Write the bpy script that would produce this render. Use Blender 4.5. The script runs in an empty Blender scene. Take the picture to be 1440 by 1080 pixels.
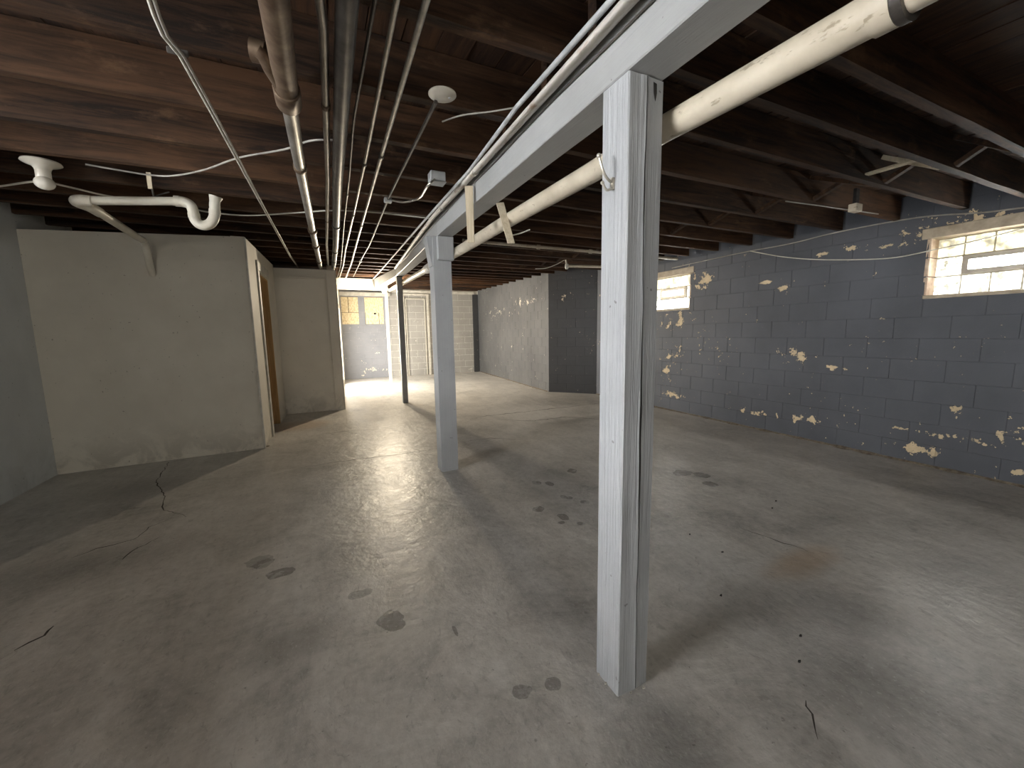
import bpy, bmesh, math, random
from mathutils import Vector, Matrix, noise
random.seed(7)
SC = bpy.context.scene
COL = SC.collection

# ------------------------------------------------------------------ camera
F_PX, W_PX, H_PX = 561.23, 1440.0, 1080.0
RIGHT = Vector((0.903543, -0.428169, -0.016741))
DOWN = Vector((-0.069857, -0.108646, -0.991623))
FWD = Vector((0.422764, 0.897144, -0.128077))
CAM = Vector((0.0, 0.0, 1.32))
cd = bpy.data.cameras.new('camera'); cam = bpy.data.objects.new('camera', cd); COL.objects.link(cam)
cd.sensor_fit = 'HORIZONTAL'; cd.sensor_width = 36.0; cd.lens = F_PX / W_PX * 36.0
cd.clip_start = 0.02; cd.clip_end = 100
U = -DOWN; B = -FWD
cam.matrix_world = Matrix(((RIGHT.x, U.x, B.x, CAM.x), (RIGHT.y, U.y, B.y, CAM.y), (RIGHT.z, U.z, B.z, CAM.z), (0, 0, 0, 1)))
SC.camera = cam

# ------------------------------------------------------------------ world, exposure, light levels
WD = bpy.data.worlds.new('world'); SC.world = WD; WD.use_nodes = True
WD.node_tree.nodes['Background'].inputs[0].default_value = (0.75, 0.85, 1.0, 1)
WD.node_tree.nodes['Background'].inputs[1].default_value = 0.3
SC.view_settings.view_transform = 'Standard'; SC.view_settings.look = 'None'
SC.view_settings.gamma = 1.0; SC.view_settings.use_curve_mapping = False
SC.view_settings.exposure = 0.62
L_WIN_R = 1.25      # daylight behind the glass blocks of the right wall
L_WIN_L = 60.0      # daylight behind the glass blocks of the added side room, left of the camera
L_BULB = 3000.0      # bare bulb
L_REAR_FILL = 13.0       # fill light from an unseen glass block window added in the rear wall
L_DOOR = 22.0       # daylight behind the frosted door at the far end

# ------------------------------------------------------------------ pixel -> place helpers
def ray(x, y):
    return RIGHT * ((x - W_PX / 2) / F_PX) + DOWN * ((y - H_PX / 2) / F_PX) + FWD
def pl(x, y, ax, v):
    d = ray(x, y); return CAM + d * ((v - CAM[ax]) / d[ax])
def fl(x, y): return pl(x, y, 2, 0.0)
def zj(Y):                                  # underside of the joists (the floor falls away from the camera)
    return 2.24 + .039 * Y if Y < 8.3 else 2.5637 + .03 * (Y - 8.3)
def ce(x, y, c=0.0):                        # point c below the joists
    z = 2.3
    for i in range(60):
        p = pl(x, y, 2, z); z = .5 * z + .5 * (zj(max(p.y, -3)) - c)
    return p

# ------------------------------------------------------------------ tags and objects
def tag(o, label=None, cat=None, group=None, kind=None):
    if label: o['label'] = label
    if cat: o['category'] = cat
    if group: o['group'] = group
    if kind: o['kind'] = kind
    return o
def empty(name, loc=(0, 0, 0), parent=None):
    o = bpy.data.objects.new(name, None); COL.objects.link(o); o.location = loc; o.empty_display_size = .05
    if parent: o.parent = parent
    return o
def obj(name, bm, mat, parent=None, loc=None, smooth=False):
    me = bpy.data.meshes.new(name); bmesh.ops.recalc_face_normals(bm, faces=bm.faces); bm.to_mesh(me); bm.free()
    if smooth:
        for p in me.polygons: p.use_smooth = True
        try: me.set_sharp_from_angle(angle=math.radians(40))
        except Exception: pass
    return link(name, me, mat, parent, loc)
def link(name, me, mat=None, parent=None, loc=None):
    if mat and not me.materials: me.materials.append(mat)
    o = bpy.data.objects.new(name, me); COL.objects.link(o)
    if loc is not None: o.location = loc
    if parent: o.parent = parent
    return o

def add_box(bm, x0, x1, y0, y1, z0, z1, bev=0.0):
    r = bmesh.ops.create_cube(bm, size=1.0)
    vs = r['verts']
    for v in vs:
        v.co = Vector((x0 + (v.co.x + .5) * (x1 - x0), y0 + (v.co.y + .5) * (y1 - y0), z0 + (v.co.z + .5) * (z1 - z0)))
    if bev:
        es = list({e for v in vs for e in v.link_edges})
        bmesh.ops.bevel(bm, geom=es, offset=bev, segments=1, affect='EDGES', profile=.5)
    return bm
def box(*a, **k):
    return add_box(bmesh.new(), *a, **k)
def hexa(c):                                # 8 corners: bottom 4 (ccw), top 4
    bm = bmesh.new(); v = [bm.verts.new(p) for p in c]
    for f in ((3, 2, 1, 0), (4, 5, 6, 7), (0, 1, 5, 4), (1, 2, 6, 5), (2, 3, 7, 6), (3, 0, 4, 7)): bm.faces.new([v[i] for i in f])
    return bm
def bevel(bm, w, seg=1):
    bmesh.ops.bevel(bm, geom=list(bm.edges), offset=w, segments=seg, affect='EDGES', profile=.5); return bm
def roughen(bm, amp, sc, cuts=0):
    for v in bm.verts:
        v.co += noise.noise_vector(v.co * sc) * amp
    return bm
def smooth_path(pts, n=6, lin=False):
    P = [Vector(p) for p in pts]
    if len(P) < 3 or lin: return P
    out = []
    for i in range(len(P) - 1):
        a = P[max(i - 1, 0)]; b = P[i]; c = P[i + 1]; d = P[min(i + 2, len(P) - 1)]
        for k in range(n):
            t = k / n
            out.append(.5 * ((2 * b) + (c - a) * t + (2 * a - 5 * b + 4 * c - d) * t * t + (3 * b - a - 3 * c + d) * t ** 3))
    out.append(P[-1]); return out
def fillet(pts, r, n=5):
    P = [Vector(p) for p in pts]; out = [P[0]]
    for i in range(1, len(P) - 1):
        a, b, c = P[i - 1], P[i], P[i + 1]
        d1 = (a - b); d2 = (c - b); rr = min(r, d1.length * .49, d2.length * .49)
        s = b + d1.normalized() * rr; e = b + d2.normalized() * rr
        for k in range(n + 1):
            t = k / n; out.append(s * (1 - t) ** 2 + b * 2 * t * (1 - t) + e * t * t)
    out.append(P[-1]); return out
def add_tube(bm, P, r, seg=12, cap=True):
    P = [Vector(p) for p in P]; n = len(P)
    rs = r if isinstance(r, (list, tuple)) else [r] * n
    T = []
    for i in range(n):
        t = (P[min(i + 1, n - 1)] - P[max(i - 1, 0)]); T.append(t.normalized() if t.length > 1e-9 else Vector((0, 0, 1)))
    up = Vector((0, 0, 1)) if abs(T[0].z) < .9 else Vector((1, 0, 0))
    N = (up - T[0] * up.dot(T[0])).normalized(); rings = []
    for i in range(n):
        N = (N - T[i] * N.dot(T[i])); N = N.normalized() if N.length > 1e-6 else T[i].orthogonal().normalized()
        Bn = T[i].cross(N)
        rings.append([bm.verts.new(P[i] + (N * math.cos(a) + Bn * math.sin(a)) * rs[i]) for a in [2 * math.pi * k / seg for k in range(seg)]])
    for i in range(n - 1):
        for k in range(seg):
            bm.faces.new((rings[i][k], rings[i][(k + 1) % seg], rings[i + 1][(k + 1) % seg], rings[i + 1][k]))
    if cap:
        bm.faces.new(list(reversed(rings[0]))); bm.faces.new(rings[-1])
    return bm
def tube(P, r, seg=12, cap=True): return add_tube(bmesh.new(), P, r, seg, cap)
def lathe(prof, seg=24):                    # profile (r, z)
    bm = bmesh.new(); rings = []
    for r, z in prof:
        rings.append([bm.verts.new((max(r, 1e-4) * math.cos(2 * math.pi * k / seg), max(r, 1e-4) * math.sin(2 * math.pi * k / seg), z)) for k in range(seg)])
    for i in range(len(rings) - 1):
        for k in range(seg):
            bm.faces.new((rings[i][k], rings[i][(k + 1) % seg], rings[i + 1][(k + 1) % seg], rings[i + 1][k]))
    bm.faces.new(rings[0]); bm.faces.new(rings[-1]); return bm

# ------------------------------------------------------------------ materials
class NT:
    def __init__(s, name):
        s.m = bpy.data.materials.new(name); s.m.use_nodes = True; s.t = s.m.node_tree
        s.b = s.t.nodes['Principled BSDF']; s.geo = s.t.nodes.new('ShaderNodeNewGeometry'); s.pos = s.geo.outputs['Position']
    def n(s, k): return s.t.nodes.new(k)
    def l(s, a, b): s.t.links.new(a, b)
    def put(s, sock, v):
        if hasattr(v, 'is_linked') or isinstance(v, bpy.types.NodeSocket): s.l(v, sock)
        else: sock.default_value = v
    def vec(s, op, a, b=None):
        x = s.n('ShaderNodeVectorMath'); x.operation = op; s.put(x.inputs[0], a)
        if b is not None: s.put(x.inputs[1], b)
        return x.outputs['Value'] if op in ('LENGTH', 'DOT_PRODUCT') else x.outputs[0]
    def math(s, op, a, b=None, clamp=False):
        x = s.n('ShaderNodeMath'); x.operation = op; x.use_clamp = clamp; s.put(x.inputs[0], a)
        if b is not None: s.put(x.inputs[1], b)
        return x.outputs[0]
    def noise(s, scale, detail=4, rough=.55, vec=None, st=None, dist=0.0):
        v = vec if vec is not None else s.pos
        if st: v = s.vec('MULTIPLY', v, st)
        x = s.n('ShaderNodeTexNoise'); s.l(v, x.inputs['Vector']); x.inputs['Scale'].default_value = scale
        x.inputs['Detail'].default_value = detail; x.inputs['Roughness'].default_value = rough; x.inputs['Distortion'].default_value = dist
        return x.outputs['Fac']
    def ramp(s, f, stops):
        x = s.n('ShaderNodeValToRGB'); s.put(x.inputs[0], f); e = x.color_ramp.elements
        while len(e) < len(stops): e.new(.5)
        for i, (p, c) in enumerate(stops):
            e[i].position = p; e[i].color = (*c, 1) if len(c) == 3 else c
        return x.outputs[0]
    def step(s, f, a, b):
        x = s.n('ShaderNodeMapRange'); s.put(x.inputs[0], f); x.inputs[1].default_value = a; x.inputs[2].default_value = b
        x.interpolation_type = 'SMOOTHSTEP'; return x.outputs[0]
    def mix(s, f, a, b):
        x = s.n('ShaderNodeMix'); x.data_type = 'RGBA'; s.put(x.inputs[0], f)
        s.put(x.inputs[6], (*a, 1) if isinstance(a, tuple) and len(a) == 3 else a); s.put(x.inputs[7], (*b, 1) if isinstance(b, tuple) and len(b) == 3 else b)
        return x.outputs[2]
    def bump(s, h, strength=.3, dist=.01):
        x = s.n('ShaderNodeBump'); s.put(x.inputs['Height'], h); x.inputs['Strength'].default_value = strength
        x.inputs['Distance'].default_value = dist; s.l(x.outputs[0], s.b.inputs['Normal'])
    def out(s, col, rough=.6, metal=0.0, spec=.5):
        s.put(s.b.inputs['Base Color'], (*col, 1) if isinstance(col, tuple) and len(col) == 3 else col)
        s.put(s.b.inputs['Roughness'], rough); s.b.inputs['Metallic'].default_value = metal; s.b.inputs['Specular IOR Level'].default_value = spec
        return s.m
    def blobs(s, P2, items, nz=None, k=.5):
        """max over ellipses of (1 - distance), centres and radii given in the plane of P2"""
        acc = None
        for c, r in items:
            d = s.vec('LENGTH', s.vec('MULTIPLY', s.vec('SUBTRACT', P2, c), (1 / r[0], 1 / r[1], 1 / r[2])))
            v = s.math('SUBTRACT', 1.0, d)
            acc = v if acc is None else s.math('MAXIMUM', acc, v)
        if nz is not None: acc = s.math('ADD', acc, s.math('MULTIPLY', s.math('SUBTRACT', nz, .5), k))
        return acc

def simple(name, a, b, scale=12, rough=.6, metal=0.0, st=None, bmp=.15, spec=.5, detail=5, lo=.35, hi=.65):
    t = NT(name); f = t.noise(scale, detail, .6, st=st); c = t.ramp(f, [(lo, a), (hi, b)])
    if bmp: t.bump(f, bmp, .006)
    return t.out(c, rough, metal, spec)

# --- concrete floor
def floor_mat():
    t = NT('concrete'); p = t.pos
    big = t.noise(.55, 5, .6, dist=.6); mid = t.noise(2.3, 6, .65, dist=.8); fine = t.noise(22, 6, .7); st = t.noise(5, 6, .7, st=(1, .25, 1), dist=1.0)
    f = t.math('ADD', t.math('MULTIPLY', big, .34), t.math('ADD', t.math('MULTIPLY', mid, .35), t.math('ADD', t.math('MULTIPLY', st, .2), t.math('MULTIPLY', fine, .22))))
    c = t.ramp(f, [(.42, (.235, .223, .203)), (.49, (.38, .362, .332)), (.555, (.49, .468, .432)), (.63, (.60, .575, .535))])
    # dirty darker band near the left room and dark worn patches
    worn = [((fl(90, 800).x, fl(90, 800).y, 0), (.9, .35, 1)), ((fl(1190, 860).x, fl(1190, 860).y, 0), (.35, .35, 1)), ((fl(1350, 800).x, fl(1350, 800).y, 0), (.45, .3, 1)),
            ((fl(1230, 960).x, fl(1230, 960).y, 0), (.45, .3, 1)), ((fl(950, 1040).x, fl(950, 1040).y, 0), (.3, .25, 1)), ((fl(820, 590).x, fl(820, 590).y, 0), (1.1, .22, 1)),
            ((fl(420, 900).x, fl(420, 900).y, 0), (.3, .2, 1)), ((fl(180, 690).x, fl(180, 690).y, 0), (.7, .5, 1))]
    w = t.step(t.blobs(p, worn, mid, 1.6), .1, .9)
    c = t.mix(t.math('MULTIPLY', w, .42), c, (.12, .113, .10))
    # water marks
    spots = []
    for x, y, a, b in [(548, 872, 18, 15), (556, 880, 14, 8), (503, 836, 15, 6), (515, 832, 9, 5), (772, 680, 6, 4), (793, 699, 5, 3), (800, 700, 6, 2), (805, 662, 8, 3), (755, 679, 7, 3),
                       (822, 706, 7, 3), (792, 727, 8, 5), (817, 736, 7, 3), (757, 716, 10, 4), (790, 735, 6, 2), (986, 668, 10, 4), (1000, 681, 10, 4), (960, 665, 16, 4), (366, 790, 18, 9), (393, 806, 18, 7), (735, 972, 16, 12), (778, 962, 12, 10), (640, 887, 3, 8)]:
        q = fl(x, y); rx = (fl(x + a, y) - q).length; ry = (fl(x, y - b) - q).length
        spots.append(((q.x, q.y, 0), (rx, ry, 1)))
    nz = t.noise(14, 3, .5)
    s = t.step(t.blobs(p, spots, nz, 1.1), .04, .12)
    c = t.mix(t.math('MULTIPLY', s, .42), c, (.085, .078, .068))
    fleck = t.step(t.noise(75, 3, .6, st=(1, .6, 1)), .58, .70); c = t.mix(t.math('MULTIPLY', fleck, .35), c, (.66, .64, .60))
    dk = t.step(t.noise(30, 5, .7, st=(1, .5, 1), dist=.8), .56, .68); c = t.mix(t.math('MULTIPLY', dk, .30), c, (.15, .14, .125))
    # rusty stain by the closet door
    rust = t.step(t.blobs(p, [((-.35, 6.6, 0), (.5, .55, 1)), ((fl(1130, 790).x, fl(1130, 790).y, 0), (.4, .15, 1))], mid, .8), .05, .7)
    c = t.mix(t.math('MULTIPLY', rust, .4), c, (.42, .25, .10))
    pit = t.step(t.noise(38, 3, .6), .66, .74)
    c = t.mix(t.math('MULTIPLY', pit, .5), c, (.10, .09, .08))
    h = t.math('ADD', t.math('MULTIPLY', mid, .6), t.math('MULTIPLY', t.noise(9, 5, .6), .4)); t.bump(h, .5, .03)
    r = t.math('SUBTRACT', t.math('ADD', .22, t.math('MULTIPLY', mid, .32)), t.math('MULTIPLY', s, .12))
    return t.out(c, r, 0, .5)
M_FLOOR = floor_mat()

def paint_wall(name, a, b, clusters, thr, flake, sc=7.0, dens=.16, rough=.55, axis_scale=(1, 1, 1)):
    t = NT(name); p = t.pos
    base = t.ramp(t.noise(1.1, 5, .6), [(.3, a), (.7, b)])
    n1 = t.noise(sc, 5, .62, dist=.3, st=axis_scale); n2 = t.noise(sc * 4.5, 4, .6)
    f = t.math('ADD', n1, t.math('MULTIPLY', t.math('SUBTRACT', n2, .5), .28))
    if clusters:
        d = t.math('MAXIMUM', t.blobs(p, clusters), 0.0); f = t.math('ADD', f, t.math('MULTIPLY', d, dens))
    fine_f = t.math('ADD', t.noise(26, 3, .55), t.math('MULTIPLY', t.math('SUBTRACT', t.noise(1.6, 3, .5), .5), .35))
    m = t.math('MAXIMUM', t.step(f, thr, thr + .015), t.step(fine_f, .735, .75))
    fl_c = t.ramp(t.noise(9, 4, .6), [(.35, flake), (.7, tuple(min(1, v * 1.35) for v in flake))])
    c = t.mix(m, base, fl_c)
    t.bump(t.math('SUBTRACT', t.noise(60, 3, .6), t.math('MULTIPLY', m, 1.5)), .25, .004)
    return t.out(c, t.math('ADD', rough, t.math('MULTIPLY', m, .25)), 0, .4)

def wl(x, y, X=5.1): return pl(x, y, 0, X)
def cl(x, y, ry, rz):
    q = wl(x, y); return ((q.x, q.y, q.z), (3.0, ry, rz))
CLUST = [cl(1075, 398, .35, .05), cl(1095, 405, .25, .07), cl(1160, 357, .1, .06), cl(1195, 350, .14, .06), cl(1255, 345, .25, .06), cl(1395, 312, 1.1, .16), cl(1295, 330, .14, .1), cl(1420, 612, .18, .12), cl(1340, 615, .5, .06), cl(1260, 602, .22, .04),
         cl(1345, 575, .12, .1), cl(1300, 635, .4, .12), cl(1430, 665, .1, .06), cl(1175, 517, .15, .05), cl(1190, 520, .1, .04), cl(945, 500, .25, .2), cl(950, 450, .5, .22), cl(985, 395, .35, .2), cl(935, 520, .2, .25), cl(1130, 590, .3, .08), cl(1060, 580, .4, .08), cl(1120, 500, .35, .2), cl(940, 555, .4, .1)]
M_WALL_R = paint_wall('slate_paint', (.055, .060, .072), (.086, .093, .110), CLUST, .71, (.47, .38, .25), 9.0, .27)
q1 = pl(800, 420, 1, 7.2); q2 = pl(740, 425, 0, 4.6); q3 = pl(700, 440, 0, 4.7)
CL2 = [((q1.x, q1.y, q1.z), (.4, .4, .14)), ((q2.x, q2.y, q2.z), (2, 1.2, .14)), ((q3.x, q3.y, q3.z), (2, 1.6, .2))]
M_WALL_RF = paint_wall('grey_paint', (.080, .080, .082), (.125, .125, .125), CL2, .69, (.5, .46, .38), 8.0, .17, .45)
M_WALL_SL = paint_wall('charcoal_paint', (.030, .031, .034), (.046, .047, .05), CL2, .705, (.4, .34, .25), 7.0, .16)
M_BLOCK = paint_wall('bare_block', (.26, .25, .23), (.36, .345, .32), [], .69, (.55, .52, .47), 6.0, 0, .7)
def mortar_mat():
    t = NT('pale_mortar'); sep = t.n('ShaderNodeSeparateXYZ'); t.l(t.pos, sep.inputs[0])
    c = t.ramp(t.noise(14, 5, .6), [(.35, (.45, .43, .39)), (.65, (.66, .63, .58))]); g = t.ramp(t.noise(5, 5, .6), [(.4, (.20, .205, .22)), (.7, (.34, .34, .35))])
    return t.out(t.mix(t.step(sep.outputs[0], 1.825, 1.835), g, c), .8)
M_BLOCK_MORTAR = mortar_mat()
M_BACKPAINT = paint_wall('blue_grey_paint', (.20, .205, .225), (.27, .275, .30), [((1.2, 12.9, .25), (.9, 1, .3)), ((1.2, 12.9, .75), (1, 1, .06))], .70, (.55, .5, .42), 6.0, .16, .5)
def plaster(name, a, b, dirt=(.12, .10, .075), amt=.5, low=.55):
    t = NT(name); f = t.noise(2.2, 5, .6); c = t.ramp(f, [(.3, a), (.7, b)])
    sep = t.n('ShaderNodeSeparateXYZ'); t.l(t.pos, sep.inputs[0])
    g = t.noise(4, 6, .7, dist=.7); k = t.math('MULTIPLY', t.step(t.math('ADD', sep.outputs[2], t.math('MULTIPLY', g, .9)), low + .45, low - .15), t.step(g, .4, .65))
    c = t.mix(t.math('MULTIPLY', k, amt), c, dirt)
    sp = t.step(t.noise(34, 2, .5), .72, .75); c = t.mix(t.math('MULTIPLY', sp, .5), c, dirt)
    t.bump(t.noise(30, 4, .6), .12, .004); return t.out(c, .65, 0, .35)
M_PLASTER = plaster('dingy_white_plaster', (.60, .555, .47), (.68, .635, .545))
M_PARTITION = plaster('scuffed_white_board', (.68, .635, .55), (.76, .71, .62))
M_LEFT = plaster('grey_green_plaster', (.56, .575, .57), (.64, .655, .645), amt=.3)
M_LEFTFAR = plaster('chipped_white_board', (.50, .46, .38), (.62, .58, .49), amt=.4)
M_REAR = plaster('rear_plaster', (.22, .22, .215), (.28, .275, .26))

def wood(name, a, b, axis, rough=.75, dust=None, sc=1.0):
    t = NT(name); st = {0: (.5, 7, 7), 1: (7, .5, 7), 2: (7, 7, .5)}[axis]
    g = t.noise(4 * sc, 8, .72, st=st, dist=.6); h = t.noise(1.3, 4, .6)
    oi = t.n('ShaderNodeObjectInfo')
    f = t.math('ADD', t.math('MULTIPLY', g, .65), t.math('ADD', t.math('MULTIPLY', h, .25), t.math('MULTIPLY', oi.outputs['Random'], .10)))
    c = t.ramp(f, [(.40, a), (.60, b)])
    if dust:
        d = t.step(t.noise(3.5, 6, .7, st=(1, 2, 2)), .56, .72); c = t.mix(t.math('MULTIPLY', d, .4), c, dust)
    t.bump(g, .4, .006); return t.out(c, rough, 0, .3)
M_JOIST = wood('old_brown_joist', (.014, .007, .004), (.088, .042, .019), 0, dust=(.19, .11, .058))
M_PLANK = wood('old_subfloor', (.018, .008, .004), (.075, .034, .015), 1)
M_LATH = wood('raw_lath', (.42, .35, .24), (.62, .54, .40), 2)
M_PINE = wood('pine_jamb', (.55, .34, .14), (.72, .48, .23), 2)
M_OLDWHITE = simple('old_white_paint', (.44, .41, .35), (.60, .57, .50), 9, .5)
def post_paint(name, a, b, axis, grain):
    t = NT(name); st = {0: (.12, 6, 6), 1: (6, .12, 6), 2: (6, 6, .12)}[axis]
    g = t.noise(16, 6, .65, st=st, dist=.8); n = t.noise(3, 4, .6); c = t.ramp(t.math('ADD', t.math('MULTIPLY', n, .6), t.math('MULTIPLY', g, .4)), [(.35, a), (.65, b)])
    sp = t.step(t.noise(26, 2, .5), .735, .75); c = t.mix(t.math('MULTIPLY', sp, .7), c, (.10, .09, .08))
    t.bump(g, grain, .012); return t.out(c, .48, 0, .45)
M_POST = post_paint('grey_post_paint', (.33, .34, .35), (.42, .43, .44), 2, .6)
M_POST2 = post_paint('grey_post_paint_mid', (.29, .297, .30), (.36, .366, .37), 2, .2)
M_BEAM = post_paint('grey_beam_paint', (.29, .295, .29), (.36, .365, .36), 1, .12)
M_DARK = simple('dark_split', (.012, .011, .01), (.03, .027, .024), 20, .9)
M_CRACK = simple('crack_dirt', (.035, .03, .025), (.07, .06, .05), 20, .9)
M_DIRT = simple('wall_foot_dirt', (.10, .08, .06), (.25, .21, .16), 30, .9, bmp=.5)
M_PVC = simple('cream_pvc', (.60, .55, .45), (.72, .68, .58), 8, .38, lo=.25)
def drain_mat():
    t = NT('cream_drain'); f = t.noise(6, 5, .6); c = t.ramp(f, [(.3, (.42, .365, .275)), (.65, (.56, .50, .395))])
    s = t.step(t.noise(36, 4, .6, st=(1, .4, 1)), .61, .68); c = t.mix(t.math('MULTIPLY', s, .6), c, (.17, .13, .08)); t.bump(f, .1, .004); return t.out(c, .42, 0, .5)
M_DRAIN = drain_mat()
M_IRON = simple('rusty_cast_iron', (.09, .055, .035), (.20, .145, .10), 14, .5, .55)
M_GALV = simple('galvanised_steel', (.30, .28, .25), (.56, .54, .50), 18, .33, .8, st=(1, .3, 1))
M_DARKPIPE = simple('black_iron_pipe', (.035, .03, .027), (.09, .08, .07), 14, .4, .5)
M_COND = simple('conduit_steel', (.40, .38, .34), (.62, .60, .55), 20, .3, .85)
M_CONDGREY = simple('grey_painted_conduit', (.30, .31, .31), (.46, .47, .47), 14, .45)
M_RUSTWHITE = simple('rust_streaked_white_pipe', (.30, .19, .12), (.60, .57, .51), 16, .5, st=(1, .35, 1), lo=.30, hi=.42)
M_WIRE = simple('white_cable', (.52, .49, .42), (.66, .63, .56), 8, .45, bmp=0)
M_WIREDARK = simple('dark_cable', (.04, .035, .03), (.09, .08, .07), 8, .6, bmp=0)
M_WIREGREY = simple('grey_cable', (.26, .24, .21), (.40, .38, .34), 8, .5, bmp=0)
M_PORC = simple('white_porcelain', (.62, .58, .49), (.74, .70, .61), 4, .2, bmp=0)
M_BOXMETAL = simple('grey_box_metal', (.36, .37, .37), (.50, .51, .51), 8, .45, .3)
M_HOOK = simple('tarnished_hook', (.40, .37, .31), (.62, .58, .5), 20, .3, .6)
M_PLASTERRAW = simple('raw_plaster', (.36, .30, .22), (.52, .45, .35), 10, .85, bmp=.5)
M_JAMBBRICK = simple('window_jamb_brick', (.50, .36, .27), (.70, .58, .44), 16, .85, bmp=.5)
M_JOINT = simple('glass_joint', (.20, .18, .14), (.32, .29, .23), 12, .8, bmp=0)
M_VENT = simple('vent_frame_metal', (.42, .38, .32), (.52, .48, .41), 8, .4, .2, bmp=0)
M_OSB = simple('osb_board', (.50, .38, .20), (.78, .66, .44), 26, .8, st=(1, 1, .6), lo=.3, hi=.6, bmp=.2)

def glass_mat(name, c1, c2, strength, pat=22):
    t = NT(name); f = t.noise(pat, 3, .55); c = t.ramp(f, [(.38, c1), (.50, c2), (.8, c2)])
    t.out((.6, .62, .6), .15, 0, .5); t.l(c, t.b.inputs['Emission Color'])
    k = t.math('MULTIPLY', t.step(f, .36, .54), strength * .75); t.l(t.math('ADD', k, strength * .25), t.b.inputs['Emission Strength'])
    return t.m
M_GLASS_R = glass_mat('daylit_glass_block', (.62, .60, .42), (1.0, .98, .90), L_WIN_R)
M_GLASS_RT = glass_mat('daylit_glass_block_yellowed', (.72, .62, .30), (1.0, .92, .64), L_WIN_R * .68, 9)
M_PANE_R = glass_mat('daylit_vent_pane', (.9, .92, .86), (1.0, 1.0, .96), L_WIN_R * 42, 5)
M_GLASS_RB = glass_mat('daylit_glass_block_bright', (.62, .62, .50), (1.0, 1.0, .95), L_WIN_R * 1.7, 26)
M_GLASS_L = glass_mat('daylit_glass_block_cool', (.70, .72, .74), (.97, .98, 1.0), L_WIN_L)

# ------------------------------------------------------------------ structure: walls
BH, BW = .2, .4
_cache = {}
def block_mesh(w, h, mat, gap):
    k = (round(w, 3), round(h, 3), mat.name, gap)
    if k not in _cache:
        bm = box(gap, w - gap, -.001, .02, gap, h - gap, bev=.0015 if min(w, h) > .03 else 0)
        me = bpy.data.meshes.new('block'); bm.to_mesh(me); bm.free(); me.materials.append(mat); _cache[k] = me
    return _cache[k]
def wall(name, p0, p1, h0, h1, thick, mat, label, openings=(), blocks=None, bh=2.4, cuts=(), gap=.0015):
    """interior face at local y = 0, outward +y; openings (x0, x1, z0, z1) in wall coordinates"""
    p0 = Vector((p0[0], p0[1], 0)); p1 = Vector((p1[0], p1[1], 0)); Lw = (p1 - p0).length
    ang = math.atan2(p1.y - p0.y, p1.x - p0.x); y0 = .003 if blocks else 0.0
    bm = bmesh.new(); xs = [0.0]
    ops = sorted(openings)
    cur = 0.0
    def seg(a, b, z0, z1a, z1b):
        c = [(a, y0, z0), (b, y0, z0), (b, thick, z0), (a, thick, z0), (a, y0, z1a), (b, y0, z1b), (b, thick, z1b), (a, thick, z1a)]
        v = [bm.verts.new(q) for q in c]
        for f in ((3, 2, 1, 0), (4, 5, 6, 7), (0, 1, 5, 4), (1, 2, 6, 5), (2, 3, 7, 6), (3, 0, 4, 7)): bm.faces.new([v[i] for i in f])
    H = lambda x: h0 + (h1 - h0) * x / Lw
    for (a, b, z0, z1) in ops:
        if a > cur: seg(cur, a, 0, H(cur), H(a))
        if z0 > 0: seg(a, b, 0, z0, z0)
        if z1 < min(H(a), H(b)): seg(a, b, z1, H(a), H(b))
        cur = b
    seg(cur, Lw, 0, H(cur), H(Lw))
    o = obj(name, bm, mat); o.location = p0; o.rotation_euler = (0, 0, ang)
    tag(o, label, 'wall', kind='structure')
    if blocks:
        row = 0; z = 0.0
        while z < bh - .01:
            zt = min(z + BH, bh); x = -BW / 2 if row % 2 else 0.0
            while x < Lw - .01:
                a, b = max(x, 0), min(x + BW, Lw)
                cx = [a] + [c for c in cuts if a + .02 < c < b - .02] + [b]
                pieces = [(u, v, z, zt) for u, v in zip(cx, cx[1:])]
                for (oa, ob, oz0, oz1) in ops:
                    nxt = []
                    for (pa, pb, pz0, pz1) in pieces:
                        if pb <= oa + 1e-4 or pa >= ob - 1e-4 or pz1 <= oz0 + 1e-4 or pz0 >= oz1 - 1e-4: nxt.append((pa, pb, pz0, pz1)); continue
                        if pa < oa: nxt.append((pa, oa, pz0, pz1))
                        if pb > ob: nxt.append((ob, pb, pz0, pz1))
                        if pz0 < oz0: nxt.append((max(pa, oa), min(pb, ob), pz0, oz0))
                        if pz1 > oz1: nxt.append((max(pa, oa), min(pb, ob), oz1, pz1))
                    pieces = nxt
                for (pa, pb, pz0, pz1) in pieces:
                    if pb - pa < .03 or pz1 - pz0 < .025: continue
                    bmat = blocks(pa, pz0) if callable(blocks) else blocks
                    q = link('block', block_mesh(pb - pa, pz1 - pz0, bmat, gap), parent=o, loc=(pa, random.uniform(-.0012, .0012), pz0))
                x += BW
            z += BH; row += 1
    return o

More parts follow.
